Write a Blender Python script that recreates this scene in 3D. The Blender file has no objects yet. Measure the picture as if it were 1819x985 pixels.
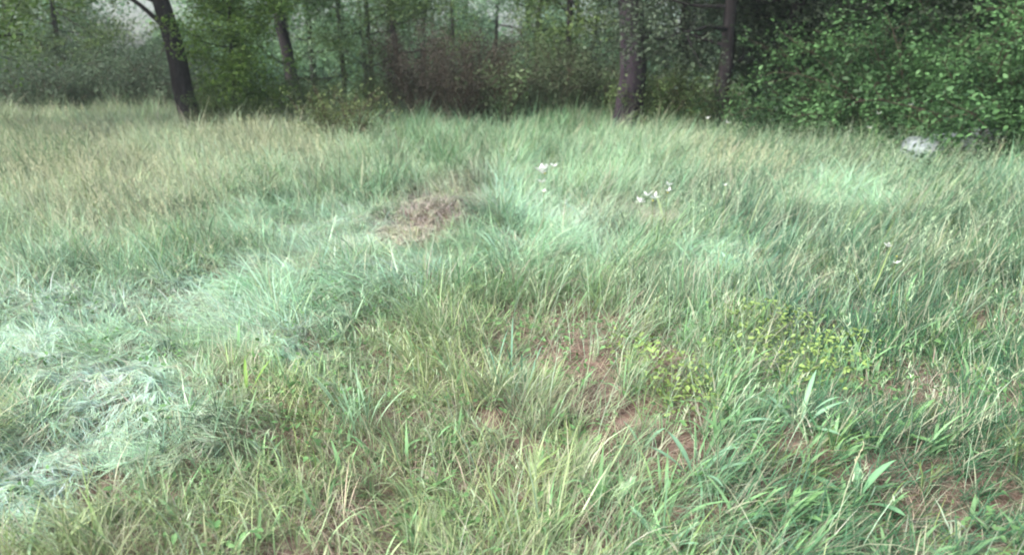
import bpy, math, random
import numpy as np
R = math.radians
SEED = 7
rng = np.random.default_rng(SEED)
random.seed(SEED)
scn = bpy.context.scene
C = scn.collection

# ---------------------------------------------------------------- camera
CAM_Z, PITCH, F = 1.55, R(15.3), 1400.0
cam_d = bpy.data.cameras.new('camera'); cam = bpy.data.objects.new('camera', cam_d); C.objects.link(cam)
cam.location = (0, 0, CAM_Z); cam.rotation_euler = (R(90) - PITCH, 0, 0)
cam_d.sensor_width = 36; cam_d.lens = F / 1819 * 36; cam_d.clip_end = 1000; cam_d.clip_start = 0.05
cam_d.dof.use_dof = True; cam_d.dof.focus_distance = 3.6; cam_d.dof.aperture_fstop = 2.0
scn.camera = cam
scn.cycles.filter_width = 1.9
# ---------------------------------------------------------------- world and sun
SUN_EL, SUN_AZ = R(44), R(-125)
w = bpy.data.worlds.new('World'); scn.world = w; w.use_nodes = True
nt = w.node_tree; bg = nt.nodes['Background']
sky = nt.nodes.new('ShaderNodeTexSky'); sky.sky_type = 'NISHITA'; sky.sun_disc = False
sky.sun_elevation = SUN_EL; sky.sun_rotation = SUN_AZ; sky.air_density = 1.0; sky.dust_density = 4.0; sky.ozone_density = 1.0
hs = nt.nodes.new('ShaderNodeHueSaturation'); hs.inputs['Saturation'].default_value = 0.72
nt.links.new(sky.outputs[0], hs.inputs['Color']); nt.links.new(hs.outputs[0], bg.inputs[0])
bg.inputs[1].default_value = 0.15
sun_d = bpy.data.lights.new('sun', 'SUN'); sun = bpy.data.objects.new('sun', sun_d); C.objects.link(sun)
sun_d.energy = 1.5; sun_d.angle = R(14); sun_d.color = (1.0, 0.99, 0.94)
# light comes from the high left, slightly behind the camera
sun.rotation_euler = (R(90) - SUN_EL, 0, R(180) - SUN_AZ)
scn.view_settings.view_transform = 'Standard'; scn.view_settings.look = 'None'
scn.view_settings.gamma = 1.0; scn.view_settings.use_curve_mapping = False
scn.view_settings.exposure = 1.2
scn.cycles.max_bounces = 6; scn.cycles.diffuse_bounces = 2; scn.cycles.transmission_bounces = 3
scn.cycles.transparent_max_bounces = 4; scn.cycles.glossy_bounces = 2; scn.cycles.volume_bounces = 0
scn.cycles.use_denoising = True

# ---------------------------------------------------------------- noise and terrain
_P = np.random.default_rng(3).random((256, 256))
def vn(x, y):                                            # value noise 0..1, vectorised
    x = np.asarray(x, float); y = np.asarray(y, float)
    xi = np.floor(x).astype(int); yi = np.floor(y).astype(int)
    fx = x - xi; fy = y - yi
    fx = fx * fx * (3 - 2 * fx); fy = fy * fy * (3 - 2 * fy)
    g = lambda a, b: _P[a % 256, b % 256]
    return (g(xi, yi) * (1 - fx) + g(xi + 1, yi) * fx) * (1 - fy) + (g(xi, yi + 1) * (1 - fx) + g(xi + 1, yi + 1) * fx) * fy
def fbm(x, y, o=3):
    s = 0; a = .5; t = 0
    for k in range(o):
        s = s + a * vn(x * 2 ** k + 17 * k, y * 2 ** k + 31 * k); t += a; a *= .5
    return s / t
def ray(px, py):
    a = (px - 909.5) / F; b = (492.5 - py) / F
    return a, math.cos(PITCH) + b * math.sin(PITCH), -math.sin(PITCH) + b * math.cos(PITCH)
def at(px, py, z=0.0):                                   # ground point seen at a photo pixel
    rx, ry, rz = ray(px, py); t = (z - CAM_Z) / rz
    return rx * t, ry * t
def uv(x, y, z):                                         # photo pixel of a ground point (a map of the meadow)
    zc = z - CAM_Z
    d = y * math.cos(PITCH) - zc * math.sin(PITCH)
    u = y * math.sin(PITCH) + zc * math.cos(PITCH)
    d = np.maximum(d, .2)
    return 909.5 + F * x / d, 492.5 - F * u / d
MX, MY = at(790, 385, .1)
def ss(a, b, x):
    t = np.clip((x - a) / (b - a), 0, 1); return t * t * (3 - 2 * t)
def terr(x, y):
    x = np.asarray(x, float); y = np.asarray(y, float)
    h = .16 * (fbm(x / 3.1 + 5, y / 3.1, 3) - .5) * ss(1, 4, y) + .08 * (vn(x / .42, y / .42) - .5) + .13 * (vn(x / 1.05 + 8, y / 1.05 + 2) - .5)
    h = h + .2 * np.exp(-(((x - MX) / .75) ** 2 + ((y - MY) / .5) ** 2))
    h = h + .7 * ss(5.5, 12, x) * ss(9, 15, y)
    r = np.hypot(x, y)
    return h * (1 - .6 * ss(25, 60, r)) + .5 * ss(50, 150, r) * vn(x / 25, y / 25)

# ---------------------------------------------------------------- mesh helpers
def mk_mesh(name, V, Fq, col=None, mat=None, smooth=False):
    V = np.ascontiguousarray(V, dtype=np.float32); Fq = np.ascontiguousarray(Fq, dtype=np.int32)
    m = bpy.data.meshes.new(name)
    k = Fq.shape[1]
    m.vertices.add(len(V)); m.vertices.foreach_set('co', V.ravel())
    m.loops.add(Fq.size); m.loops.foreach_set('vertex_index', Fq.ravel())
    m.polygons.add(len(Fq)); m.polygons.foreach_set('loop_start', np.arange(0, Fq.size, k, dtype=np.int32))
    if smooth: m.polygons.foreach_set('use_smooth', np.ones(len(Fq), bool))
    m.update(calc_edges=True)
    if col is not None:
        a = m.color_attributes.new('tint', 'FLOAT_COLOR', 'POINT')
        a.data.foreach_set('color', np.ascontiguousarray(np.c_[col, np.ones(len(col))], dtype=np.float32).ravel())
    if mat: m.materials.append(mat)
    return m
class Geo:
    def __init__(s): s.V = []; s.F = []; s.C = []; s.n = 0
    def add(s, V, Fq, col):
        s.V.append(V); s.F.append(Fq + s.n); s.n += len(V)
        col = np.asarray(col, float)
        s.C.append(np.broadcast_to(col, (len(V), 3)) if col.ndim == 1 else col)
    def mesh(s, name, mat, smooth=False):
        return mk_mesh(name, np.concatenate(s.V), np.concatenate(s.F), np.clip(np.concatenate(s.C), .004, .9), mat, smooth)
def link(name, mesh, parent=None):
    o = bpy.data.objects.new(name, mesh); C.objects.link(o)
    if parent: o.parent = parent
    return o
def tag(o, label=None, cat=None, group=None, kind=None):
    if label: o['label'] = label
    if cat: o['category'] = cat
    if group: o['group'] = group
    if kind: o['kind'] = kind
    return o
def thing(name, label, cat, loc, rz=0, group=None):
    o = bpy.data.objects.new(name, None); C.objects.link(o); o.location = loc; o.rotation_euler = (0, 0, rz)
    o.empty_display_size = .2
    return tag(o, label, cat, group)
def copy_tree(o, parent=None):
    c = o.copy(); C.objects.link(c)
    if parent: c.parent = parent
    for ch in o.children: copy_tree(ch, c)
    return c

# ---------------------------------------------------------------- materials
def mat_leaf(name, trans=.3, rough=.55, spec=.3, noise=18.0, amp=.25):
    m = bpy.data.materials.new(name); m.use_nodes = True; t = m.node_tree; N = t.nodes; L = t.links
    out = N['Material Output']; p = N['Principled BSDF']
    at_ = N.new('ShaderNodeAttribute'); at_.attribute_name = 'tint'
    geo = N.new('ShaderNodeNewGeometry'); no = N.new('ShaderNodeTexNoise'); no.inputs['Scale'].default_value = noise
    L.new(geo.outputs['Position'], no.inputs['Vector'])
    mr = N.new('ShaderNodeMapRange'); mr.inputs['To Min'].default_value = 1 - amp; mr.inputs['To Max'].default_value = 1 + amp
    L.new(no.outputs[0], mr.inputs['Value'])
    mu = N.new('ShaderNodeVectorMath'); mu.operation = 'SCALE'
    L.new(at_.outputs['Color'], mu.inputs[0]); L.new(mr.outputs[0], mu.inputs['Scale'])
    L.new(mu.outputs[0], p.inputs['Base Color'])
    p.inputs['Roughness'].default_value = rough; p.inputs['Specular IOR Level'].default_value = spec
    tr = N.new('ShaderNodeBsdfTranslucent'); L.new(mu.outputs[0], tr.inputs['Color'])
    mx = N.new('ShaderNodeMixShader'); mx.inputs[0].default_value = trans
    L.new(p.outputs[0], mx.inputs[1]); L.new(tr.outputs[0], mx.inputs[2]); L.new(mx.outputs[0], out.inputs['Surface'])
    return m
def mat_noise(name, c1, c2, scale, rough=.9, bump=.4, stretch=(1, 1, 1), c3=None):
    m = bpy.data.materials.new(name); m.use_nodes = True; t = m.node_tree; N = t.nodes; L = t.links
    p = N['Principled BSDF']; tc = N.new('ShaderNodeTexCoord'); mp = N.new('ShaderNodeMapping'); mp.inputs['Scale'].default_value = stretch
    L.new(tc.outputs['Object'], mp.inputs[0])
    n1 = N.new('ShaderNodeTexNoise'); n1.inputs['Scale'].default_value = scale; n1.inputs['Detail'].default_value = 8; n1.inputs['Roughness'].default_value = .65
    L.new(mp.outputs[0], n1.inputs['Vector'])
    cr = N.new('ShaderNodeValToRGB'); cr.color_ramp.elements[0].position = .35; cr.color_ramp.elements[1].position = .68
    cr.color_ramp.elements[0].color = (*c1, 1); cr.color_ramp.elements[1].color = (*c2, 1)
    if c3: e = cr.color_ramp.elements.new(.5); e.color = (*c3, 1)
    L.new(n1.outputs[0], cr.inputs[0]); L.new(cr.outputs[0], p.inputs['Base Color'])
    b = N.new('ShaderNodeBump'); b.inputs['Strength'].default_value = bump; b.inputs['Distance'].default_value = .03
    L.new(n1.outputs[0], b.inputs['Height']); L.new(b.outputs[0], p.inputs['Normal'])
    p.inputs['Roughness'].default_value = rough; p.inputs['Specular IOR Level'].default_value = .2
    return m
M_grass = mat_leaf('grass_blade', .22, .5, .28, 9); M_flat = mat_leaf('flattened_blade', .22, .4, .55, 9)
M_leaf = mat_leaf('tree_leaf', .28, .5, .3, 2.0)
M_petal = mat_leaf('petal', .3, .6, .2)
M_bark = mat_noise('bark', (.014, .012, .014), (.05, .041, .045), 9, .95, .9, (1, 1, .25), (.027, .023, .026))
M_bark_big = mat_noise('bark_large_tree', (.018, .014, .02), (.06, .045, .058), 8, .95, 1.0, (1, 1, .2), (.035, .027, .036))
M_twig = mat_noise('twig', (.05, .035, .028), (.13, .095, .075), 14, .95, .3)
M_soil = mat_noise('soil', (.09, .066, .05), (.34, .245, .20), 7, 1.0, 1.0, (1, 1, 1), (.20, .135, .105))
M_rock = mat_noise('pale_stone', (.20, .22, .25), (.48, .52, .56), 6, .85, .8, (1, 1, 1), (.36, .40, .44))

# ---------------------------------------------------------------- the ground sheet
def grid_axis(lim, n, near):
    s = np.linspace(-1, 1, n); return np.sign(s) * (np.abs(s) * near + (lim - near) * np.abs(s) ** 6)
gx = grid_axis(220, 420, 16); gy = grid_axis(220, 420, 22)
X, Y = np.meshgrid(gx, gy, indexing='ij'); Z = terr(X, Y)
n1, n2 = X.shape; idx = np.arange(n1 * n2).reshape(n1, n2)
Fq = np.stack([idx[:-1, :-1], idx[1:, :-1], idx[1:, 1:], idx[:-1, 1:]], -1).reshape(-1, 4)
g = link('ground', mk_mesh('ground', np.stack([X, Y, Z], -1).reshape(-1, 3), Fq, None, M_soil, True))
gm = M_soil.node_tree; GN = gm.nodes; GL = gm.links; pb = GN['Principled BSDF']; src = pb.inputs['Base Color'].links[0].from_socket
tcg = GN.new('ShaderNodeTexCoord'); ln = GN.new('ShaderNodeVectorMath'); ln.operation = 'LENGTH'; GL.new(tcg.outputs['Object'], ln.inputs[0])
mrg = GN.new('ShaderNodeMapRange'); mrg.inputs['From Min'].default_value = 13; mrg.inputs['From Max'].default_value = 20; GL.new(ln.outputs['Value'], mrg.inputs['Value'])
nng = GN.new('ShaderNodeTexNoise'); nng.inputs['Scale'].default_value = .6; nng.inputs['Detail'].default_value = 9; GL.new(tcg.outputs['Object'], nng.inputs['Vector'])
crg = GN.new('ShaderNodeValToRGB'); crg.color_ramp.elements[0].color = (.07, .13, .05, 1); crg.color_ramp.elements[1].color = (.24, .38, .17, 1); crg.color_ramp.elements[0].position = .35; crg.color_ramp.elements[1].position = .65; GL.new(nng.outputs[0], crg.inputs[0])
mxg = GN.new('ShaderNodeMix'); mxg.data_type = 'RGBA'; GL.new(mrg.outputs[0], mxg.inputs[0]); GL.new(src, mxg.inputs[6]); GL.new(crg.outputs[0], mxg.inputs[7]); GL.new(mxg.outputs[2], pb.inputs['Base Color'])
tag(g, 'reddish brown bare soil showing between the grass tufts', 'ground', kind='structure')

# ---------------------------------------------------------------- the meadow map
def blob(u, v, cu, cv, ru, rv, rot=0, p=2.0):
    c, s = math.cos(R(rot)), math.sin(R(rot)); du, dv = u - cu, v - cv
    a = (du * c + dv * s) / ru; b = (-du * s + dv * c) / rv
    return np.exp(-(a * a + b * b) ** (p / 2))
LODGE = [(210, 700, 170, 130, 0), (100, 610, 260, 90, 0), (380, 530, 200, 70, 0), (560, 520, 120, 40, -10), (740, 460, 110, 35, -8), (900, 440, 120, 35, 0), (500, 390, 160, 35, -5), (110, 790, 190, 95, -18), (20, 850, 110, 60, 0), (455, 462, 110, 38, 0), (600, 405, 110, 32, -8),
         (690, 478, 100, 26, -8), (985, 400, 110, 45, 20), (330, 560, 200, 45, 5), (60, 560, 140, 60, 0), (1240, 440, 90, 40, 0),
         (1500, 350, 130, 40, 10), (540, 610, 60, 40, 0)]
SILVER = [(30, 840, 90, 60, 0), (210, 700, 160, 110, 0), (700, 475, 110, 26, -8), (420, 560, 150, 35, 5), (60, 620, 160, 50, 0), (90, 790, 200, 80, -18), (455, 462, 90, 30, 0), (600, 405, 100, 25, -8), (150, 520, 230, 60, 0), (1000, 390, 90, 35, 20), (290, 500, 60, 40, 0)]
SOIL = [(1210, 700, 90, 36, 25), (1020, 600, 80, 50, 20), (1145, 625, 55, 26, 0), (1045, 665, 55, 32, 0), (1190, 795, 80, 45, 20), (665, 975, 50, 25, 0), (1100, 730, 55, 30, 25),
        (680, 830, 20, 20, 0), (1010, 900, 40, 22, 0), (1290, 850, 35, 22, 30), (1000, 500, 22, 30, 0)]
YELLOW = [(1200, 690, 120, 38, 25), (1340, 590, 90, 40, 20), (880, 580, 200, 70, -10), (560, 700, 160, 90, 0), (1100, 500, 90, 40, 0), (200, 950, 200, 60, 0), (1380, 630, 80, 30, 0)]
STRAW = [(150, 300, 330, 130, 10), (420, 240, 240, 60, 10), (30, 200, 330, 50, 0), (1290, 290, 120, 30, 10)]
MOUND = [(780, 362, 95, 42, -28), (705, 408, 48, 18, 0), (1130, 370, 60, 25, 0), (560, 445, 40, 14, 0)]
DARKG = [(1650, 560, 260, 160, 0), (1400, 450, 80, 40, 0), (1210, 215, 190, 45, 0), (1780, 760, 150, 200, 0), (1000, 230, 120, 30, 0), (410, 740, 50, 80, 10), (90, 280, 80, 30, 0), (380, 500, 30, 25, 0), (1600, 900, 160, 90, 0), (1500, 780, 120, 80, 0)]
BLUE = [(900, 350, 70, 45, 0), (1350, 400, 170, 60, 0), (1700, 400, 150, 50, 0), (905, 640, 28, 80, 0), (620, 700, 35, 80, 0), (1600, 500, 120, 50, 0), (1450, 560, 80, 50, 0)]
def field(Z, u, v, p=2.0):
    f = np.zeros_like(u)
    for z in Z: f = np.maximum(f, blob(u, v, *z, p))
    return f
PAL = dict(green=(.17, .34, .165), olive=(.24, .33, .10), yellow=(.36, .42, .13), straw=(.43, .47, .33), silver=(.48, .70, .54), mint=(.34, .56, .38),
           dark=(.075, .20, .085), blue=(.20, .42, .32), brown=(.56, .49, .42))
PAL = {k: np.array(v) for k, v in PAL.items()}

def blade_geo(geo, root, L, az, th0, bend, wd, col, faz, segs, clear=.012, tipcol=None):
    n = len(root); t = np.linspace(0, 1, segs + 1)
    th = th0[:, None] + bend[:, None] * t[None, :] ** 1.25
    thm = .5 * (th[:, 1:] + th[:, :-1]); ds = (L / segs)[:, None]
    hx = np.c_[np.zeros(n), np.cumsum(np.sin(thm) * ds, 1)]; hz = np.c_[np.zeros(n), np.cumsum(np.cos(thm) * ds, 1)]
    # slow sideways wander so no blade is a perfect arc
    wob = (np.random.default_rng(n).normal(0, .05 if clear is not None else .3, n) * L)[:, None] * t[None, :] ** 2
    x = root[:, 0, None] + np.cos(az)[:, None] * hx - np.sin(az)[:, None] * wob
    y = root[:, 1, None] + np.sin(az)[:, None] * hx + np.cos(az)[:, None] * wob
    z = root[:, 2, None] + hz
    if clear is None: clear = .012 + .085 * vn(x / .17 + 4, y / .17 + 60) + .04 * vn(x / .06, y / .06)
    z = np.maximum(z, terr(x, y) + clear * (t[None, :] > 0))
    prof = np.where(t < .35, .6 + t / .35 * .4, np.clip(1 - ((t - .35) / .65) ** 1.6, .04, 1))[None, :] * wd[:, None] * .5
    wx = np.cos(faz)[:, None] * prof; wy = np.sin(faz)[:, None] * prof
    V = np.empty((n, segs + 1, 2, 3))
    V[:, :, 0, 0] = x - wx; V[:, :, 0, 1] = y - wy; V[:, :, 0, 2] = z
    V[:, :, 1, 0] = x + wx; V[:, :, 1, 1] = y + wy; V[:, :, 1, 2] = z
    base = (np.arange(n) * (segs + 1) * 2)[:, None] + (np.arange(segs) * 2)[None, :]
    Fq = np.stack([base, base + 1, base + 3, base + 2], -1).reshape(-1, 4)
    c = np.repeat(col[:, None, :], segs + 1, 1)
    if tipcol is not None: c = c + (tipcol[:, None, :] - c) * (t[None, :, None] ** 2)
    geo.add(V.reshape(-1, 3), Fq, np.repeat(c, 2, 1).reshape(-1, 3))
    return x[:, -1], y[:, -1], z[:, -1]

def sample_area(d0, d1, rho, margin=.9, seed=0):
    r = np.random.default_rng(seed)
    hw = .72 * d1 + margin
    n = int(rho * (d1 - d0) * 2 * hw)
    x = r.uniform(-hw, hw, n); y = r.uniform(d0, d1, n)
    k = np.abs(x) < .72 * y + margin
    return x[k], y[k]

# ---------------------------------------------------------------- damp evening air
HAZE = 0.0016
if HAZE:
    lo, hi, zb, zt = -225.0, 225.0, -3.0, 16.0
    V = np.array([[a, b, c] for c in (zb, zt) for b in (lo, hi) for a in (lo, hi)])
    hz = link('haze', mk_mesh('haze', V, np.array([[0, 2, 3, 1], [4, 5, 7, 6], [0, 1, 5, 4], [2, 6, 7, 3], [0, 4, 6, 2], [1, 3, 7, 5]])))
    hm = bpy.data.materials.new('haze'); hm.use_nodes = True; hn = hm.node_tree; hn.nodes.remove(hn.nodes['Principled BSDF'])
    pv = hn.nodes.new('ShaderNodeVolumePrincipled'); pv.inputs['Density'].default_value = HAZE; pv.inputs['Color'].default_value = (.80, .93, .88, 1); pv.inputs['Anisotropy'].default_value = .2
    hn.links.new(pv.outputs[0], hn.nodes['Material Output'].inputs['Volume']); hz.data.materials.append(hm)
    tag(hz, 'thin pale haze in the air over the meadow and the wood', 'haze', kind='stuff')
G_up, G_flat, G_straw, G_thatch = Geo(), Geo(), Geo(), Geo()
def meadow(d0, d1, rho, per, segs, wk, seed, only_flat=False):
    r = np.random.default_rng(seed)
    x, y = sample_area(d0, d1, rho, seed=seed)
    z = terr(x, y); u, v = uv(x, y, z + .12)
    # keep the tree foot and thicket area lighter: shorter growth under the trees
    jit = 1 + .0 * x
    ju = (fbm(x / .7, y / .7) - .5) * 120 * np.clip(6 / np.maximum(y, 1), .25, 1); jv = (fbm(x / .7 + 40, y / .7) - .5) * 90 * np.clip(6 / np.maximum(y, 1), .15, 1)
    u = u + ju; v = v + jv
    lod = field(LODGE, u, v, 3); sil = field(SILVER, u, v, 3); soil = field(SOIL, u, v); yel = field(YELLOW, u, v); stw = field(STRAW, u, v, 3)
    mnd = field(MOUND, u, v, 3); drk = field(DARKG, u, v, 3); blu = field(BLUE, u, v)
    gap = fbm(x / .22 + 9, y / .22, 2)
    fore = ss(480, 640, v)
    if only_flat: soil = soil * 0 + (r.random(len(x)) > np.maximum(lod, mnd) * 1.05); mnd = mnd * 1.0
    keep = r.random(len(x)) > np.clip(soil * 1.35 + mnd * .1 + (gap < .34) * .6 * fore * (1 - lod), 0, .96)
    x, y, z, u, v, lod, sil, yel, stw, mnd, drk, blu, fore, gap = [a[keep] for a in (x, y, z, u, v, lod, sil, yel, stw, mnd, drk, blu, fore, gap)]
    n = len(x)
    right = ss(900, 1500, u)
    # tuft properties
    islod = (r.random(n) < np.maximum(lod * .93, mnd * .75)) | only_flat
    isstw = (~islod) & (r.random(n) < stw * .7)
    c = PAL['green'] * .6 + PAL['mint'] * .4
    c = np.broadcast_to(c, (n, 3)).copy()
    def mixc(c, name, wgt): return c + (PAL[name] - c) * np.clip(wgt, 0, 1)[:, None]
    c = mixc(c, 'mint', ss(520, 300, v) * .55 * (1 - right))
    c = mixc(c, 'olive', fore * .6 * (1 - right * .6)); c = mixc(c, 'green', fore * right * .7)
    c = mixc(c, 'straw', stw * .6); c = mixc(c, 'blue', np.clip(blu * .75 + .3 * right, 0, 1)); c = mixc(c, 'dark', drk * .75); c = mixc(c, 'yellow', yel * .45 * r.random(n))
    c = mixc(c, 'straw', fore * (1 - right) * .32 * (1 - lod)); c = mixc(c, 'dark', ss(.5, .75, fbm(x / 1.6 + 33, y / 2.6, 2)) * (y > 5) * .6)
    c = mixc(c, 'mint', lod * .9); c = mixc(c, 'silver', sil * .95); c = mixc(c, 'brown', mnd * .85)
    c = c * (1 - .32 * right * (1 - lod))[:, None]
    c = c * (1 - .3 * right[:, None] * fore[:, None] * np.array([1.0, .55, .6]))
    q = r.random(n)
    c = mixc(c, 'brown', (q < .07) * .6); c = mixc(c, 'straw', (q > .9) * .6); c = mixc(c, 'olive', ((q > .78) & (q < .88)) * .6)
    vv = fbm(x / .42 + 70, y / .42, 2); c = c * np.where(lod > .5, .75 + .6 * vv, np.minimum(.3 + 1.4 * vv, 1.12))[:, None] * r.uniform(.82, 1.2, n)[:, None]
    h = .28 + .13 * ss(450, 250, v) + .15 * ss(12, 17, y) + .05 * right - .08 * fore - .05 * fore * right
    h = h * (.25 + 1.5 * fbm(x / .42 + 20, y / .42 + 6, 2))
    h = h * r.uniform(.65, 1.25, n) * (1 - mnd * .6); h = np.where(isstw, h * 1.12, h)
    laz0 = np.where(u < 900, R(205), R(35)) + (fbm(x / .3 + 3, y / .3 + 8, 2) - .5) * 5.5 + r.normal(0, .4, n) * np.clip(1.1 - .04 * y, .4, 1)     # which way the grass has gone over
    laz0 = np.where((u > 900) & (~islod), R(25) + (fbm(x / 1.2, y / 1.2) - .5) * 2.6, laz0)
    trad = r.uniform(.015, .05, n) * (1 + .04 * y)
    # blades
    P = per
    m = n * P
    rep = lambda a: np.repeat(a, P, axis=0)
    phi = r.uniform(0, 2 * math.pi, m); rr = np.sqrt(r.random(m))
    bx = rep(x) + np.cos(phi) * rr * rep(trad); by = rep(y) + np.sin(phi) * rr * rep(trad)
    root = np.c_[bx, by, terr(bx, by) - .006]
    flat = rep(islod); stb = rep(isstw)
    azu = phi + r.normal(0, .5, m); azl = rep(laz0) + r.normal(0, .6, m)
    lean = np.clip(.35 + .3 * rep(right) + r.normal(0, .2, m), 0, 1)
    azr = np.where(r.random(m) < lean, rep(laz0) + r.normal(0, .5, m), azu)
    az = np.where(flat, azl, azr)
    L = rep(h) * r.uniform(.55, 1.25, m) * np.where(flat, 1.12, 1.05)
    th0 = np.where(flat, r.uniform(.45, 1.15, m), rr * .4 + np.abs(r.normal(0, .12, m)) + .12 * rep(right))
    bend = np.where(flat, r.uniform(.7, 1.7, m), np.abs(r.normal(1.15, .7, m)))
    wd = r.uniform(.0022, .0055, m) * wk; wd = np.where(r.random(m) < .22, wd * r.uniform(1.5, 2.6, m), wd)
    wd = np.where(flat, wd * .95, wd)
    col = rep(c) * r.uniform(.6, 1.45, m)[:, None] * (1 + r.normal(0, .06, (m, 3)))
    dead = r.random(m) < np.where(flat, .05, .12); col[dead] = PAL['straw'] * r.uniform(.7, 1.1, dead.sum())[:, None]
    brd = (r.random(m) < .20 * rep(fore * (.3 + .7 * right)) * (rep(gap) > .5)) & (~flat)
    wd = np.where(brd, r.uniform(.009, .019, m), wd); L = np.where(brd, L * .8, L); col[brd] = np.array([.22, .42, .20]) * r.uniform(.75, 1.3, brd.sum())[:, None]
    faz = az + math.pi / 2 + r.normal(0, .6, m)
    tip = col * np.array([1.12, 1.05, .95])
    sel = flat
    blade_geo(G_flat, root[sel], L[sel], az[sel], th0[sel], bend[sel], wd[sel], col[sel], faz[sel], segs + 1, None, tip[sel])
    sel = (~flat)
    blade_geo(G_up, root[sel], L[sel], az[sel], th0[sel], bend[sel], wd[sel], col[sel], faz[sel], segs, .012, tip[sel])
meadow(1.3, 4.2, 330, 17, 5, .72, 11)
meadow(4.2, 8.0, 190, 16, 4, .95, 12)
meadow(8.0, 14.0, 120, 16, 3, 1.3, 13)
meadow(14.0, 24.0, 48, 15, 3, 2.1, 14)
meadow(24.0, 48.0, 4, 12, 2, 8.0, 15)
meadow(1.3, 4.5, 170, 14, 5, .85, 61, True); meadow(4.5, 9.5, 100, 14, 4, 1.2, 62, True)

# seeding stalks with loose heads, standing over the leaves
def seeding(d0, d1, rho, wk, seed, zone=True, hmul=1.0):
    r = np.random.default_rng(seed); x, y = sample_area(d0, d1, rho, seed=seed)
    z = terr(x, y); u, v = uv(x, y, z + .3)
    stw = field(STRAW, u, v, 3); lod = field(LODGE, u, v, 3)
    rgt = ss(930, 1100, u)
    pk = np.clip(.22 + stw * .95 + .35 * rgt * (v < 560) + .30 * (v > 480) * (v < 720), 0, 1) * (1 - lod * .8)
    k = r.random(len(x)) < pk; x, y, z, u, v, stw, rgt = [a[k] for a in (x, y, z, u, v, stw, rgt)]; n = len(x)
    L = r.uniform(.34, .62, n) * hmul * (1 - .25 * ss(480, 700, v)); az = np.where(u > 900, R(30), R(160)) + r.normal(0, .7, n)
    th0 = np.abs(r.normal(.12, .12, n)) + .12 * rgt; bend = np.abs(r.normal(.55, .35, n)) + .5 * ss(8, 5, y) * r.random(n); wd = r.uniform(.0018, .0028, n) * wk
    base = np.where((stw > r.random(n))[:, None], np.array([.47, .50, .35]), np.array([.36, .50, .35])) * r.uniform(.75, 1.3, n)[:, None]
    root = np.c_[x, y, z - .005]
    blade_geo(G_straw, root, L, az, th0, bend, wd * 1.6, base, r.uniform(0, 3.14, n), 4)
    # spikelets along the top of the same arc
    ns = 9
    t = np.linspace(.72, 1.0, ns)
    fine = np.linspace(0, 1, 21); th = th0[:, None] + bend[:, None] * fine ** 1.25
    hx = np.c_[np.zeros(n), np.cumsum(np.sin(.5 * (th[:, 1:] + th[:, :-1])), 1)] * L[:, None] / 20
    hz = np.c_[np.zeros(n), np.cumsum(np.cos(.5 * (th[:, 1:] + th[:, :-1])), 1)] * L[:, None] / 20
    ki = np.round(t * 20).astype(int)
    cx = (x[:, None] + np.cos(az)[:, None] * hx[:, ki]).ravel(); cy = (y[:, None] + np.sin(az)[:, None] * hx[:, ki]).ravel(); cz = (z[:, None] + hz[:, ki]).ravel()
    m = len(cx); rt = np.c_[cx, cy, cz]
    blade_geo(G_straw, rt, r.uniform(.018, .04, m), np.repeat(az, ns) + r.normal(0, 1.1, m), r.uniform(.2, 1.2, m), r.uniform(.1, .9, m),
              r.uniform(.003, .006, m) * wk ** .8, np.repeat(base, ns, 0) * np.array([1.2, 1.12, 1.0]) * r.uniform(.8, 1.3, m)[:, None], r.uniform(0, 3.14, m), 2)
seeding(1.6, 4.5, 60, .8, 21, hmul=.8)
seeding(4.5, 9.0, 85, 1.0, 22)
seeding(9.0, 15.0, 80, 1.3, 23, hmul=1.05)
seeding(15.0, 24.0, 28, 2.2, 24, hmul=1.05)

# dead thatch lying on the soil
def thatch(d0, d1, rho, wk, seed, heap=False):
    r = np.random.default_rng(seed); x, y = sample_area(d0, d1, rho, seed=seed); z = terr(x, y); 
    u, v = uv(x, y, z); mnd = field(MOUND, u, v, 3)
    if heap: k = mnd > r.uniform(.15, .7, len(x)); x, y, z, mnd = x[k], y[k], z[k] + r.uniform(0, .05, k.sum()), mnd[k]
    n = len(x); wk = wk * (1 + .8 * mnd)
    col = np.where((r.random(n) < .5)[:, None], np.array([.42, .36, .27]), np.array([.30, .23, .18])) * r.uniform(.6, 1.3, n)[:, None]
    col = np.where((mnd > .3)[:, None], np.array([.54, .47, .43]) * r.uniform(.55, 1.4, n)[:, None], col)
    blade_geo(G_thatch, np.c_[x, y, z + .003], r.uniform(.05, .2, n), r.uniform(0, 6.28, n), r.uniform(.9, 1.5, n), r.uniform(.1, .5, n),
              r.uniform(.002, .005, n) * wk, col, r.uniform(0, 3.14, n), 3, .008)
thatch(1.3, 5, 1700, 1.1, 31); thatch(5, 9, 1100, 1.6, 32); thatch(9, 16, 60, 2.2, 33); thatch(5.5, 10, 2200, 1.2, 34, True)

tag(link('meadow_grass', G_up.mesh('meadow_grass', M_grass)), 'green and olive tufted meadow grass standing across the whole clearing', 'grass', kind='stuff')
tag(link('flattened_grass', G_flat.mesh('flattened_grass', M_flat)), 'pale silvery green grass blown flat in swirling patches', 'grass', kind='stuff')
tag(link('seeding_grass', G_straw.mesh('seeding_grass', M_grass)), 'straw coloured seed heads standing above the green grass', 'grass', kind='stuff')
tag(link('dead_thatch', G_thatch.mesh('dead_thatch', M_grass)), 'brown dead grass litter lying on the soil and the mound', 'grass', kind='stuff')

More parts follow.
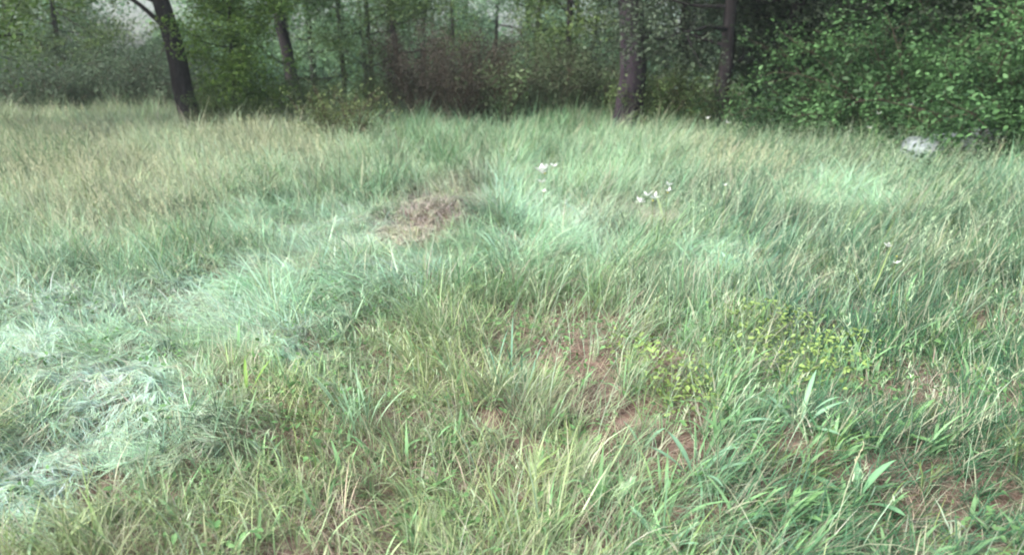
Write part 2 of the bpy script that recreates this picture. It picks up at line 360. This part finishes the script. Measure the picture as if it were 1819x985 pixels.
# ---------------------------------------------------------------- leaves
def leaf_geo(geo, P, size, col, r, up=.5, asp=.55):
    n = len(P)
    d = r.normal(0, 1, (n, 3)); d[:, 2] *= .5; d /= np.linalg.norm(d, axis=1)[:, None]
    nn = r.normal(0, 1, (n, 3)); nn[:, 2] = np.abs(nn[:, 2]) + up; s = np.cross(d, nn); s /= np.linalg.norm(s, axis=1)[:, None] + 1e-6
    nrm = np.cross(s, d)
    sz = size[:, None]
    V = np.empty((n, 6, 3)); V[:, 0] = P; V[:, 3] = P + d * sz
    V[:, 1] = P + d * sz * .3 + s * sz * asp * .5 + nrm * sz * .1; V[:, 2] = P + d * sz * .68 + s * sz * asp * .4 + nrm * sz * .07
    V[:, 5] = P + d * sz * .3 - s * sz * asp * .5 + nrm * sz * .1; V[:, 4] = P + d * sz * .68 - s * sz * asp * .4 + nrm * sz * .07
    b = np.arange(n)[:, None] * 6
    Fq = np.concatenate([b + np.array([[0, 1, 2, 3]]), b + np.array([[0, 3, 4, 5]])])
    geo.add(V.reshape(-1, 3), Fq, np.repeat(col, 6, 0))

# low yellow green herbs with small leaves, hugging the soil
Gh = Geo(); r = np.random.default_rng(41)
x, y = sample_area(1.4, 6.5, 2600, seed=41); z = terr(x, y); u, v = uv(x, y, z + .05)
yz = field([(1200, 690, 130, 40, 25), (1350, 600, 110, 45, 20), (1430, 640, 90, 40, 0)], u + (fbm(x * 2.2, y * 2.2) - .5) * 160, v + (fbm(x * 2.2 + 9, y * 2.2) - .5) * 100, 3)
pk = np.clip(yz * 1.2, 0, 1) * .9 + .3 * (fbm(x / .3, y / .3) > .52) * (v > 480)
k = r.random(len(x)) < pk; x, y, z, yz = x[k], y[k], z[k], yz[k]; n = len(x)
col = np.where((yz > r.random(n) * .6)[:, None], np.array([.29, .42, .13]), np.array([.15, .30, .11])) * r.uniform(.65, 1.3, n)[:, None]
leaf_geo(Gh, np.c_[x, y, z + r.uniform(.01, .20, n) * (.6 + .4 * yz)], r.uniform(.012, .04, n), col, r, 1.0, .5)
tag(link('creeping_herbs', Gh.mesh('creeping_herbs', M_grass)), 'low yellow green herbs creeping over the soil at the right of centre', 'herbs', kind='stuff')
print('blades', G_up.n + G_flat.n + G_straw.n + G_thatch.n)

# ---------------------------------------------------------------- trees and bushes
def tube(geo, pts, rad, sides, r, rough=.06, col=(.1, .1, .1)):
    pts = np.asarray(pts, float); rad = np.asarray(rad, float); n = len(pts)
    T = np.gradient(pts, axis=0); T /= np.linalg.norm(T, axis=1)[:, None] + 1e-9
    ref = np.array([1., 0, 0]) if abs(T[0, 0]) < .8 else np.array([0, 1., 0])
    A = np.cross(T, ref); A /= np.linalg.norm(A, axis=1)[:, None] + 1e-9; B = np.cross(T, A)
    a = np.linspace(0, 2 * math.pi, sides, endpoint=False); k = 1 + r.normal(0, rough, (n, sides)) * .6 + r.normal(0, rough, sides)[None]
    V = pts[:, None] + (A[:, None] * np.cos(a)[None, :, None] + B[:, None] * np.sin(a)[None, :, None]) * (rad[:, None] * k)[..., None]
    i = np.arange(n - 1)[:, None] * sides; j = np.arange(sides)[None, :]; j2 = (j + 1) % sides
    Fq = np.stack([i + j, i + j2, i + sides + j2, i + sides + j], -1).reshape(-1, 4)
    geo.add(V.reshape(-1, 3), Fq, col)
def path(p0, d, L, n, r, wob, grav=0.0):
    d = np.array(d, float); d /= np.linalg.norm(d); P = [np.array(p0, float)]
    for k in range(n):
        d = d + r.normal(0, wob, 3) + np.array([0, 0, grav]); d /= np.linalg.norm(d); P.append(P[-1] + d * L / n)
    return np.array(P)
def tree_meshes(seed, H, r0, lean=(0, 0), z0=2.2, cr=2.8, nl=22, leaves=26000, ls=.075, pal=((.07, .13, .04), (.12, .19, .05)), bark=None, low=0.0, spread=.34, curve=0.0, extra=()):
    r = np.random.default_rng(seed); gt, gl = Geo(), Geo()
    nz = 16; zz = np.linspace(0, 1, nz); wob = np.cumsum(r.normal(0, .03 * H / 8, (nz, 2)), 0); wob[0] = 0
    tp = np.c_[lean[0] * H * zz + wob[:, 0] + curve * np.sin(zz * 3.1), lean[1] * H * zz + wob[:, 1], H * zz - .15]
    fl = 1 + .3 * np.exp(-zz * H / .35)
    tr = r0 * fl * (1 - .82 * zz)
    tube(gt, tp, tr, 12, r, .05)
    cents = []
    def limb(p0, d, L, rad, depth):
        P = path(p0, d, L, 7, r, .16, .03 if depth == 0 else -.01)
        tube(gt, P, np.linspace(rad, rad * .22, 8), 6 if depth == 0 else 4, r, .05)
        if depth < 2:
            for q in range(4 if depth == 0 else 3):
                k = r.integers(2, 8); dd = (P[k] - P[k - 1]); dd /= np.linalg.norm(dd)
                dd = dd + r.normal(0, .6, 3); limb(P[k], dd, L * r.uniform(.35, .55), rad * .4, depth + 1)
        if depth >= 1:
            for k in range(2, 8): cents.append(P[k])
        else: cents.append(P[-1]); cents.append(P[-2])
    for q in range(nl):
        f = (z0 + (H - z0) * (q + r.random()) / nl) / H; k = min(int(f * (nz - 1)), nz - 2)
        p0 = tp[k] + (tp[k + 1] - tp[k]) * (f * (nz - 1) - k)
        a = q * 2.4 + r.normal(0, .4); sh = (1 - abs(f - .5) * .9)
        limb(p0, (math.cos(a), math.sin(a), r.uniform(-.1, .5) - low), cr * sh * r.uniform(.6, 1.05), max(.012, tr[k] * .38), 0)
    for (ez, dx, dy, dz, L, rad) in extra:
        k = int(ez / H * (nz - 1)); limb(tp[k], (dx, dy, dz), L, rad, 0)
    cents = np.array(cents); cc = r.integers(0, len(cents), leaves)
    P = cents[cc] + r.normal(0, spread, (leaves, 3)) * np.array([1, 1, .62])
    P = P[P[:, 2] > .25]; cc = cc[:len(P)]
    hue = r.random(len(cents))[cc] * .7 + r.random(len(P)) * .3
    a, b = np.array(pal[0]), np.array(pal[1])
    col = (a + (b - a) * hue[:, None]) * r.uniform(.75, 1.25, len(P))[:, None]
    leaf_geo(gl, P, r.uniform(.6, 1.3, len(P)) * ls, col, r, .7, .6)
    return gt.mesh('trunk', bark or M_bark, True), gl.mesh('crown', M_leaf)
def tree(px, d, meshes, label, name='tree', cat='tree', group=None, rz=0, sc=1.0, parts=('trunk', 'crown')):
    x = (px - 909.5) / F * (d * math.cos(PITCH) + 1.2 * math.sin(PITCH)); y = d
    o = thing(name, label, cat, (x, y, float(terr(x, y))), rz, group); o.scale = (sc, sc, sc)
    for nme, me in zip(parts, meshes): link(nme, me, o)
    return o
def bush_meshes(seed, h, w, stems=34, leaves=9000, ls=.05, pal=((.05, .1, .03), (.1, .17, .05)), twiggy=1, bark=None, dome=.75, arch=0.0):
    r = np.random.default_rng(seed); gt, gl = Geo(), Geo(); cents = []
    for q in range(stems):
        a = r.uniform(0, 6.28); s = r.random() ** .6; p0 = (math.cos(a) * w * .28 * s, math.sin(a) * w * .28 * s, -.05)
        P = path(p0, (math.cos(a) * s * w * .55, math.sin(a) * s * w * .55, h * .8), h * (r.uniform(.5, 1.55) if arch else r.uniform(.7, 1.1)), 8, r, .13, -arch * (.3 + s * .4))
        P[:, 2] = np.maximum(P[:, 2], .03)
        tube(gt, P, np.linspace(.016, .004, 9) * (h / 1.8) ** .5, 4, r)
        for m in range(5 * twiggy):
            k = r.integers(2, 9); dd = P[k] - P[k - 1]; dd = dd / np.linalg.norm(dd) + r.normal(0, .75, 3)
            Q = path(P[k], dd, h * r.uniform(.15, .36), 4, r, .2); Q[:, 2] = np.maximum(Q[:, 2], .03)
            tube(gt, Q, np.linspace(.006, .002, 5), 3, r); cents += [Q[-1], Q[2], Q[3]]
        cents += [P[3], P[5], P[7]]
    cents = np.array(cents); cc = r.integers(0, len(cents), leaves)
    P = cents[cc] + r.normal(0, .075 * h ** .5, (leaves, 3)); k = P[:, 2] > .03; P = P[k]; cc = cc[k]
    hue = ss(.25, .75, vn(P[:, 0] / .45 + seed, P[:, 1] / .45 + P[:, 2] / .35)) * .75 + r.random(len(P)) * .25; a, b = np.array(pal[0]), np.array(pal[1])
    col = (a + (b - a) * hue[:, None]) * r.uniform(.7, 1.3, len(P))[:, None]
    leaf_geo(gl, P, r.uniform(.35, 1.5, len(P)) * ls, col, r, .8, .55)
    return gt.mesh('stems', bark or M_twig, True), gl.mesh('foliage', M_leaf)
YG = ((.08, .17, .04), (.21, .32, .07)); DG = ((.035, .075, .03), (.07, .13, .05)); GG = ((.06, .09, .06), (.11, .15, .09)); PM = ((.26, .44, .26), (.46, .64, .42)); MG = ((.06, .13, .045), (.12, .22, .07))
# main trees
tree(352, 16.6, tree_meshes(101, 8.5, .24, (-.17, .02), 3.1, 2.8, 20, 26000, .085, YG, curve=-.1, extra=((2.3, -1, -.25, .95, 2.8, .06), (3.2, -.9, -.1, .5, 2.6, .05))),
     'thick dark trunked tree leaning left at the edge of the straw grass', group='trees along the meadow edge')
tree(528, 22.0, tree_meshes(102, 10, .19, (-.12, 0), 3.0, 2.8, 18, 18000, .09, MG), 'slim dark leaning tree standing behind the leafy sapling', group='trees along the meadow edge')
tree(1110, 17.2, tree_meshes(103, 11, .30, (-.004, 0), 3.4, 3.2, 22, 24000, .09, DG, M_bark_big, low=.15), 'large straight tree with thick purplish grey trunk', group='trees along the meadow edge')
tree(1282, 16.3, tree_meshes(104, 8.5, .15, (-.02, 0), 1.5, 2.6, 26, 30000, .075, GG, low=.1), 'narrow dark tree standing just right of the large purplish trunk', group='trees along the meadow edge')
tree(1372, 17.4, tree_meshes(105, 9.5, .17, (.10, .02), 1.6, 3.0, 26, 32000, .08, GG, low=.2), 'dark tree leaning right over the left end of the brambles', group='trees along the meadow edge')
tree(-125, 14.2, tree_meshes(106, 8, .2, (.02, 0), 1.9, 3.0, 20, 26000, .085, YG, low=.15), 'bright yellow green tree overhanging the far left edge of the meadow', group='trees along the meadow edge')
sap = tree_meshes(107, 4.6, .06, (.02, 0), .6, 1.2, 34, 20000, .075, YG, low=.25, spread=.15)
tree(420, 16.9, sap, 'bushy yellow green sapling with leaves hanging to the grass', 'sapling', 'sapling')
# woods on the right, dark
D1 = tree_meshes(110, 9.5, .2, (.03, 0), 1.6, 3.4, 26, 34000, .09, DG, low=.2); D2 = tree_meshes(111, 9, .16, (-.04, .02), 1.4, 3.2, 26, 34000, .085, GG, low=.25)
for i, (px, d, me, rz, sc, lab) in enumerate([
        (1215, 20.5, D2, 1.0, 1.0, 'grey green tree in the gap between the large trunk and the narrow dark tree'),
        (1465, 19.0, D1, 2.0, 1.0, 'dark tree rising behind the left end of the brambles'),
        (1570, 17.5, D2, 3.4, 1.05, 'dark grey green tree rising behind the middle of the brambles'),
        (1690, 18.2, D1, 4.6, 1.1, 'dense dark tree behind the tall right brambles'),
        (1810, 14.6, D1, .5, 1.1, 'dense dark tree filling the top right corner of the photo'),
        (1990, 15.0, D2, 5.0, 1.1, 'dark tree just beyond the right edge, behind the brambles'),
        (1330, 23.5, D1, 5.6, 1.05, 'dark tree deep in the wood behind the narrow dark tree'),
        (1620, 24.0, D2, 1.7, 1.2, 'dark tree deep in the wood behind the brambles'),
        (1450, 27.0, D1, 3.0, 1.2, 'farthest dark tree in the wood above the brambles'),
        (1820, 25.0, D1, 1.2, 1.2, 'farthest dark tree behind the top right corner')]):
    o = tree(px, d, me, lab, group='dark trees of the wood on the right', rz=rz, sc=sc)
# slender trees behind the brown bushes
S1 = tree_meshes(120, 10, .10, (-.05, 0), 1.7, 1.8, 18, 9000, .09, PM); S2 = tree_meshes(121, 11, .12, (-.08, 0), 1.9, 1.9, 18, 9000, .09, MG, curve=-.15); S3 = tree_meshes(122, 9, .085, (.03, 0), 2.0, 1.6, 12, 4500, .09, PM, curve=.15)
words = ['first', 'second', 'third', 'fourth', 'fifth', 'sixth', 'seventh', 'eighth', 'ninth', 'tenth', 'eleventh', 'twelfth', 'thirteenth', 'fourteenth']
slim = [(566, 27, S2), (612, 25, S1), (652, 29, S3), (664, 24.5, S1), (694, 28, S3), (748, 33, S2), (806, 29.5, S1), (880, 31, S3), (945, 28, S2), (1020, 30, S1)]
for i, (px, d, me) in enumerate(slim):
    tree(px, d, me, words[i] + ' slender trunk from the left in the row behind the brown bushes', 'slender_tree', 'tree', 'slender trees behind the brown bushes', rz=i * 1.9, sc=.9 + .2 * random.random())
# pale trees beyond the left clearing, sunlight and haze put into their leaf colours
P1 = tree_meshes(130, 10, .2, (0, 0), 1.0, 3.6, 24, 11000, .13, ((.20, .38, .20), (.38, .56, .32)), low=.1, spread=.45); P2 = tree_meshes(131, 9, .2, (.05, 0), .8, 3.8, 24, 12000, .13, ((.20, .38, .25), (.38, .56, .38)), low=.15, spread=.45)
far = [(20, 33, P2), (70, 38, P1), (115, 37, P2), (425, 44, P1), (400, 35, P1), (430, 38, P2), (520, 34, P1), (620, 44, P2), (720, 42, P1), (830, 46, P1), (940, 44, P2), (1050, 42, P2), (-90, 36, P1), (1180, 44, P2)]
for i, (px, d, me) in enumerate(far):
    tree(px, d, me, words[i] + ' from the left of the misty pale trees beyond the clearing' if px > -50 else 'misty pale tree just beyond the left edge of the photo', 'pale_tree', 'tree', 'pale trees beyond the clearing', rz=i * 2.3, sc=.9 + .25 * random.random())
# far wood closing the view
Gw = Geo(); r = np.random.default_rng(55); n = 60000
a = r.uniform(R(20), R(160), n); d = r.uniform(52, 64, n); P = np.c_[np.cos(a) * d, np.sin(a) * d, r.uniform(0, 1, n) ** .9 * (1.8 + 3.6 * vn(a * 30, a * 0 + 2)) * (1 - .9 * np.exp(-((a - (math.pi / 2 + .471)) / .06) ** 2))]
hue = vn(a * 60, P[:, 2] / 1.5)
leaf_geo(Gw, P, r.uniform(.25, .6, n), np.array([.07, .14, .07]) + hue[:, None] * np.array([.10, .16, .09]), r, .4, .7)
tag(link('far_wood', Gw.mesh('far_wood', M_leaf)), 'distant pale green wood closing the view behind the trees', 'wood', kind='stuff')

# bushes
BR = ((.045, .038, .03), (.115, .098, .075)); OL = ((.08, .12, .045), (.17, .22, .08)); GB = ((.065, .10, .065), (.13, .20, .115))
BS = ('stems', 'foliage')
tree(785, 18.6, bush_meshes(201, 2.15, 2.2, 70, 40000, .04, BR, 2), 'large dark brown twiggy bush left of centre', 'brown_bush', 'bush', 'brown bushes under the trees', parts=BS)
B2 = bush_meshes(202, 1.9, 2.4, 50, 24000, .05, ((.06, .08, .045), (.14, .20, .10)), 2)
tree(962, 19.8, B2, 'wider brown bush between the green shrub and the large trunk', 'brown_bush', 'bush', 'brown bushes under the trees', parts=BS)
tree(1052, 20.4, B2, 'dull brown bush close behind the left of the large trunk', 'brown_bush', 'bush', 'brown bushes under the trees', rz=2, sc=.95, parts=BS)
tree(884, 18.2, bush_meshes(203, 1.75, .9, 22, 3600, .06, ((.09, .16, .07), (.20, .28, .13)), 1), 'light green shrub squeezed between the two brown bushes', 'green_shrub', 'shrub', parts=BS)
tree(607, 13.8, bush_meshes(204, 1.0, .9, 26, 4200, .045, OL, 2), 'small olive brown bush standing alone in the grass', 'olive_bush', 'bush', parts=BS)
G1 = bush_meshes(205, 1.5, 1.8, 34, 9000, .06, ((.07, .13, .05), (.15, .22, .08)), 2)
for px, d, rz, sc, lab in [(668, 20.5, 0, .8, 'low yellowish green shrub below the slender trunks'), (1165, 17.6, 1, .95, 'green shrub right against the foot of the large trunk'), (1225, 16.9, 4, .85, 'green shrub between the large trunk and the narrow dark tree'),
                           (478, 19.5, 2, .7, 'green shrub at the foot of the slim leaning tree'), (560, 19.0, 3, .85, 'green shrub behind the small olive bush'), (395, 16.0, 5, .6, 'low green shrub at the foot of the sapling')]:
    tree(px, d, G1, lab, 'green_shrub', 'shrub', 'green shrubs under the trees', rz=rz, sc=sc, parts=BS)
T1 = bush_meshes(206, 1.7, 3.0, 50, 12000, .06, GB, 2); T2 = bush_meshes(207, 2.6, 3.2, 50, 16000, .07, ((.09, .15, .09), (.18, .26, .15)), 2)
for i, (px, d, me, rz) in enumerate([(-30, 23, T1, 0), (45, 22.5, T1, 1.3), (120, 22, T1, 2.6), (190, 22.5, T1, 3.7), (260, 22, T1, 4.9), (325, 22.6, T1, .7)]):
    tree(px, d, me, words[i] + ' from the left of the low dark thickets behind the straw grass', 'dark_thicket', 'bush', 'low dark thickets behind the straw grass', rz=rz, parts=BS)
for i, (px, d, rz) in enumerate([(80, 27, 0), (180, 26, 2), (285, 29.5, 4)]):
    tree(px, d, T2, words[i] + ' from the left of the tall grey green bushes behind the thickets', 'tall_bush', 'bush', 'tall bushes behind the thickets', rz=rz, parts=BS)
# brambles on the right bank
K1 = bush_meshes(210, 1.8, 3.0, 34, 17000, .062, ((.03, .075, .03), (.15, .31, .115)), 2, arch=.17); K2 = bush_meshes(211, 1.4, 2.6, 30, 13000, .06, ((.02, .05, .025), (.10, .20, .075)), 2, arch=.19)
br = [(1400, 15.0, K2, .7, .75, 'lowest bramble at the left end of the bank'), (1475, 14.6, K2, 2.0, 1.0, 'second bramble from the left end of the bank'), (1560, 14.4, K1, 0, .95, 'third bramble from the left, behind the pale flowers'),
      (1650, 13.8, K1, 1.6, 1.05, 'bramble rising straight behind the pale stone'), (1745, 13.2, K1, 3.1, 1.15, 'tall bramble right of the pale stone'), (1850, 12.4, K1, 4.4, 1.2, 'tallest bramble cut by the right edge of the photo'),
      (1960, 11.0, K2, 2.9, 1.2, 'bramble just beyond the right edge of the photo'), (1620, 16.0, K1, 5.1, 1.25, 'bramble in the back row beneath the dark grey green tree'), (1735, 16.0, K1, .9, 1.35, 'bramble in the back row beneath the dense dark tree'), (1500, 16.6, K1, 2.4, 1.0, 'bramble in the back row at the left')]
for px, d, me, rz, sc, lab in br:
    tree(px, d, me, lab, 'bramble_bush', 'bramble', 'brambles on the right bank', rz=rz, sc=sc, parts=BS)

# ---------------------------------------------------------------- pale stones
def stone(name, px, py, z, sx, sy, sz, seed, label):
    r = np.random.default_rng(seed); nu, nv = 22, 14
    th = np.linspace(0, 2 * math.pi, nu, endpoint=False); ph = np.linspace(.02, math.pi - .02, nv); TH, PH = np.meshgrid(th, ph, indexing='ij')
    d = np.stack([np.cos(TH) * np.sin(PH), np.sin(TH) * np.sin(PH), np.cos(PH)], -1)
    q = d / (np.abs(d) ** 3).sum(-1, keepdims=True) ** (1 / 3)
    k = 1 + .16 * (vn(d[..., 0] * 2 + seed, d[..., 1] * 2 + d[..., 2] * 2) - .5) + .12 * (vn(d[..., 0] * 6 + 50, d[..., 1] * 6 + d[..., 2] * 5) - .5)
    V = (q * k[..., None] * np.array([sx, sy, sz])).reshape(-1, 3); I = np.arange(nu * nv).reshape(nu, nv); J = np.roll(I, -1, 0)
    Fq = np.stack([I[:, :-1], I[:, 1:], J[:, 1:], J[:, :-1]], -1).reshape(-1, 4)
    x, y = at(px, py, z); o = link(name, mk_mesh(name, V, Fq, None, M_rock, True)); o.location = (x, y, float(terr(x, y)) + z * .8); o.rotation_euler = (R(4), R(-5), seed)
    return tag(o, label, 'stone', 'pale stones before the brambles')
stone('pale_stone', 1640, 264, .3, .42, .3, .17, 1, 'largest pale bluish white stone in the grass before the brambles')
stone('pale_stone', 1704, 251, .42, .36, .24, .13, 2, 'middle pale stone partly sunk in grass below the brambles')
stone('pale_stone', 1752, 242, .5, .28, .2, .12, 3, 'smallest pale stone, nearest the right edge')

# ---------------------------------------------------------------- white flowers, each on its stem
def flower(px, py, h, size, label, npet=6, seed=0, lean=.1):
    r = np.random.default_rng(900 + seed); z = h
    h += .1; size *= 1.25
    x, y = at(px, py, h + .02)
    g0 = float(terr(x, y)); x, y = at(px, py, h + g0)
    o = thing('white_flower', label, 'flower', (x, y, g0), 0, 'small white flowers in the meadow')
    gs = Geo(); P = path((0, 0, 0), (lean * .5, 0, 1), h, 6, r, .04); off = P[-1].copy(); tube(gs, P - np.array([off[0], off[1], 0]) * np.linspace(0, 1, 7)[:, None], np.linspace(.003, .0018, 7), 5, r, .02, (.2, .3, .1))
    link('stem', gs.mesh('stem', M_grass, True), o)
    top = np.array([0, 0, P[-1][2]])
    heads = max(1, int(npet / 6))
    for hh in range(heads):
        gp = Geo()
        c = top + (r.normal(0, size * 1.0, 3) if heads > 1 else 0)
        for k in range(6):
            a = k * math.pi / 3 + r.normal(0, .1); d = np.array([math.cos(a), math.sin(a), r.uniform(.3, 1.2)]); s = np.array([-math.sin(a), math.cos(a), 0])
            V = np.array([c, c + d * size * .5 + s * size * .26, c + d * size + np.array([0, 0, -.1 * size]), c + d * size * .5 - s * size * .26])
            gp.add(V, np.array([[0, 1, 2, 3]]), (.82, .84, .80))
        link('petals', gp.mesh('petals', M_petal), o)
    gc = Geo(); tube(gc, [top + np.array([0, 0, -.001]), top + np.array([0, 0, size * .14]), top + np.array([0, 0, size * .2])], [size * .18, size * .16, size * .02], 7, r, .02, (.55, .5, .12))
    link('centre', gc.mesh('centre', M_grass, True), o)
    return o
FL = [(968, 308, .42, .05, 'largest cluster of white flowers left of the bent green stalks', 42), (966, 341, .35, .028, 'single white flower just below the largest white cluster', 6), (1160, 356, .38, .04, 'cream white flower cluster low on the right of the mound', 18),
      (1186, 341, .40, .03, 'white flower just above and right of the cream cluster', 12), (1593, 455, .36, .022, 'white flower in the dark grass below the pale stones', 12), (1257, 211, .62, .035, 'white flower nearest the foot of the narrow dark tree', 6), (1293, 219, .6, .035, 'white flower right of the narrow dark tree', 6),
      (1561, 202, .7, .035, 'upper white flower before the left brambles', 6), (1545, 227, .6, .035, 'lower white flower before the left brambles', 6), (1618, 187, .8, .03, 'white flower high above the pale stones', 6), (1288, 330, .4, .02, 'tiny white flower in the straw patch right of centre', 6)]
for i, (px, py, h, s, lab, npt) in enumerate(FL): flower(px, py, h, s, lab, npt, i)

# ---------------------------------------------------------------- single tall stalks
def stalk(b, t_, d_top, label, seed, headlen=.12, group='tall single grass stalks'):
    r = np.random.default_rng(700 + seed); x0, y0 = at(*b, .0); g0 = float(terr(x0, y0)); x0, y0 = at(*b, g0)
    rx, ry, rz = ray(*t_); k = d_top / ry; T = np.array([rx * k - x0, d_top - y0, CAM_Z + rz * k - g0])
    n = 9; tt = np.linspace(0, 1, n)[:, None]; P = T * tt + np.array([-T[1], T[0], 0]) * (.12 * tt * (1 - tt)) + np.array([0, 0, .12]) * tt * (1 - tt) * np.linalg.norm(T)
    o = thing('grass_stalk', label, 'grass stalk', (x0, y0, g0), 0, group)
    gs = Geo(); tube(gs, P, np.linspace(.0026, .0012, n), 5, r, .02, (.50, .55, .36)); link('stem', gs.mesh('stem', M_grass, True), o)
    gh = Geo(); m = 26; q = 1 - r.random(m) * headlen / np.linalg.norm(T); pts = np.array([P[min(int(a * (n - 1)), n - 2)] + (P[min(int(a * (n - 1)), n - 2) + 1] - P[min(int(a * (n - 1)), n - 2)]) * (a * (n - 1) - min(int(a * (n - 1)), n - 2)) for a in q])
    D = P[-1] - P[-2]; D /= np.linalg.norm(D)
    for p in pts:
        dd = D + r.normal(0, .35, 3); dd /= np.linalg.norm(dd); s = np.cross(dd, r.normal(0, 1, 3)); s /= np.linalg.norm(s); Ls = r.uniform(.012, .02)
        gh.add(np.array([p, p + dd * Ls * .5 + s * .002, p + dd * Ls, p + dd * Ls * .5 - s * .002]), np.array([[0, 1, 2, 3]]), (.55, .52, .34))
    link('seed_head', gh.mesh('seed_head', M_grass), o)
ST = [((1475, 985), (1535, 788), 2.55, 'long pale bare stalk at the lower right, rising past the broad leaves'), ((1255, 770), (1318, 655), 3.4, 'thin cream stalk leaning right over the yellow herbs'),
      ((1420, 780), (1448, 690), 3.4, 'short pale stalk standing upright between the broad leaf tufts'), ((950, 800), (962, 720), 3.2, 'thin upright stalk in the centre foreground'), ((1650, 640), (1710, 560), 4.4, 'pale stalk leaning right in the dark grass at the right'),
      ((1065, 390), (1150, 205), 9.5, 'tallest oat stalk, its head just below the large trunk'), ((1010, 350), (1058, 238), 9.0, 'oat stalk with drooping head left of the tallest one'), ((835, 380), (832, 300), 8.2, 'upright stalk standing behind the brown mound'),
      ((940, 300), (960, 195), 12.0, 'oat stalk against the pale grass below the brown bushes')]
for i, (b, t_, dt, lab) in enumerate(ST): stalk(b, t_, dt, lab, i)

# ---------------------------------------------------------------- broad leaved plants
def broad_plant(px, py, nleaf, L, wid, col, label, seed, name='broad_leaved_plant', az0=None, th=(.2, 1.0), spread=math.pi):
    r = np.random.default_rng(500 + seed); x, y = at(px, py, .0); g0 = float(terr(x, y)); x, y = at(px, py, g0)
    o = thing(name, label, 'plant', (x, y, g0), 0, 'broad leaved plants in the foreground')
    for i in range(nleaf):
        a = (az0 if az0 is not None else i * 2.4) + r.normal(0, .3) * (1 if az0 is None else spread / 2); n = 9; t = np.linspace(0, 1, n); th0 = r.uniform(*th) * (1 if nleaf < 15 else .5); bd = r.uniform(.3, 1.0); Li = L * r.uniform(.7, 1.15) * (1 if nleaf < 15 else r.uniform(.5, 1))
        ang = th0 + bd * t ** 1.3; hx = np.r_[0, np.cumsum(np.sin(ang[1:]))] * Li / (n - 1); hz = np.r_[0, np.cumsum(np.cos(ang[1:]))] * Li / (n - 1)
        wv = wid * r.uniform(.8, 1.2) * np.interp(t, [0, .2, .5, .8, 1], [.2, .45, 1, .75, .03]) * .5
        cx, cy = np.cos(a) * hx, np.sin(a) * hx; sx, sy = -math.sin(a), math.cos(a); w2 = np.sin(t * 9 + r.random() * 6) * .08 * wid
        V = np.stack([np.c_[cx - sx * wv, cy - sy * wv, hz + wv * .35 + w2], np.c_[cx, cy, hz], np.c_[cx + sx * wv, cy + sy * wv, hz + wv * .35 - w2]], 1)
        V[..., 2] = np.maximum(V[..., 2], .006)
        if nleaf > 15: V[..., 0] += r.normal(0, .05); V[..., 1] += r.normal(0, .06)
        b = np.arange(n - 1)[:, None] * 3; Fq = np.concatenate([b + np.array([[0, 1, 4, 3]]), b + np.array([[1, 2, 5, 4]])])
        cc = np.array(col) * r.uniform(.85, 1.2); gcol = np.repeat(cc[None], n * 3, 0); gcol[1::3] *= 1.25
        gl = Geo(); gl.add(V.reshape(-1, 3), Fq, gcol); link('leaf', gl.mesh('leaf', M_grass, True), o)
    return o
LG = (.20, .38, .15); MGc = (.24, .42, .26)
BP = [(1090, 905, 3, .17, .036, (.22, .40, .22), 'plant with one wide pointed leaf beside the soil at the bottom centre', 0.4), (1235, 860, 6, .26, .022, MGc, 'spreading tuft of long bluish leaves right of the bare soil', None), (1420, 770, 8, .28, .024, MGc, 'dense clump of upright broad blades at the right', None),
      (1400, 930, 5, .2, .03, LG, 'low rosette of light green leaves near the bottom right', None), (1520, 900, 4, .24, .032, (.19, .38, .2), 'plant with arching wide leaf behind the long pale stalk', None), (1590, 780, 4, .22, .03, LG, 'bright leaf plant in the dark grass at the right', None),
      (1290, 640, 5, .13, .03, (.26, .48, .14), 'bright lime leaves beside the yellow herbs', None), (1180, 985, 6, .2, .02, MGc, 'cool green leaf tuft at the bottom edge right of centre', None), (905, 690, 22, .34, .010, (.17, .33, .22), 'blue green upright clump in the middle of the foreground', None),
      (630, 770, 34, .32, .008, (.30, .46, .28), 'pale mint upright clump left of centre in the foreground', None), (1205, 575, 4, .2, .024, (.22, .38, .26), 'long pale leaves lying over the brown litter', .1), (740, 900, 6, .2, .018, LG, 'green leaf clump at the lower left of centre', None),
      (440, 720, 6, .24, .02, (.20, .34, .08), 'olive green clump beside the silvery flattened grass', None), (1140, 800, 5, .16, .018, MGc, 'upright pale leaves on the bare soil', None)]
for i, (px, py, nl, L, wd, col, lab, az) in enumerate(BP): broad_plant(px, py, nl, L, wd, col, lab, i, az0=az)
# ---------------------------------------------------------------- more leafy trees closing the top of the wood edge
L1 = tree_meshes(140, 8, .11, (.03, 0), 1.7, 2.3, 24, 20000, .08, ((.09, .16, .06), (.20, .29, .09)), low=.25, spread=.28)
for px, d, rz, sc, lab in [(120, 25.5, 0, 1.0, 'leafy green tree left of the thick leaning trunk, behind the dark thickets'), (700, 23.0, 3.3, 1.0, 'leafy yellow green tree just left of the dark brown bush'),
                           (1010, 22.5, 5.2, 1.05, 'leafy green tree left of and behind the large purplish trunk')]:
    tree(px, d, L1, lab, 'leafy_tree', 'tree', 'leafy trees at the wood edge', rz=rz, sc=sc)
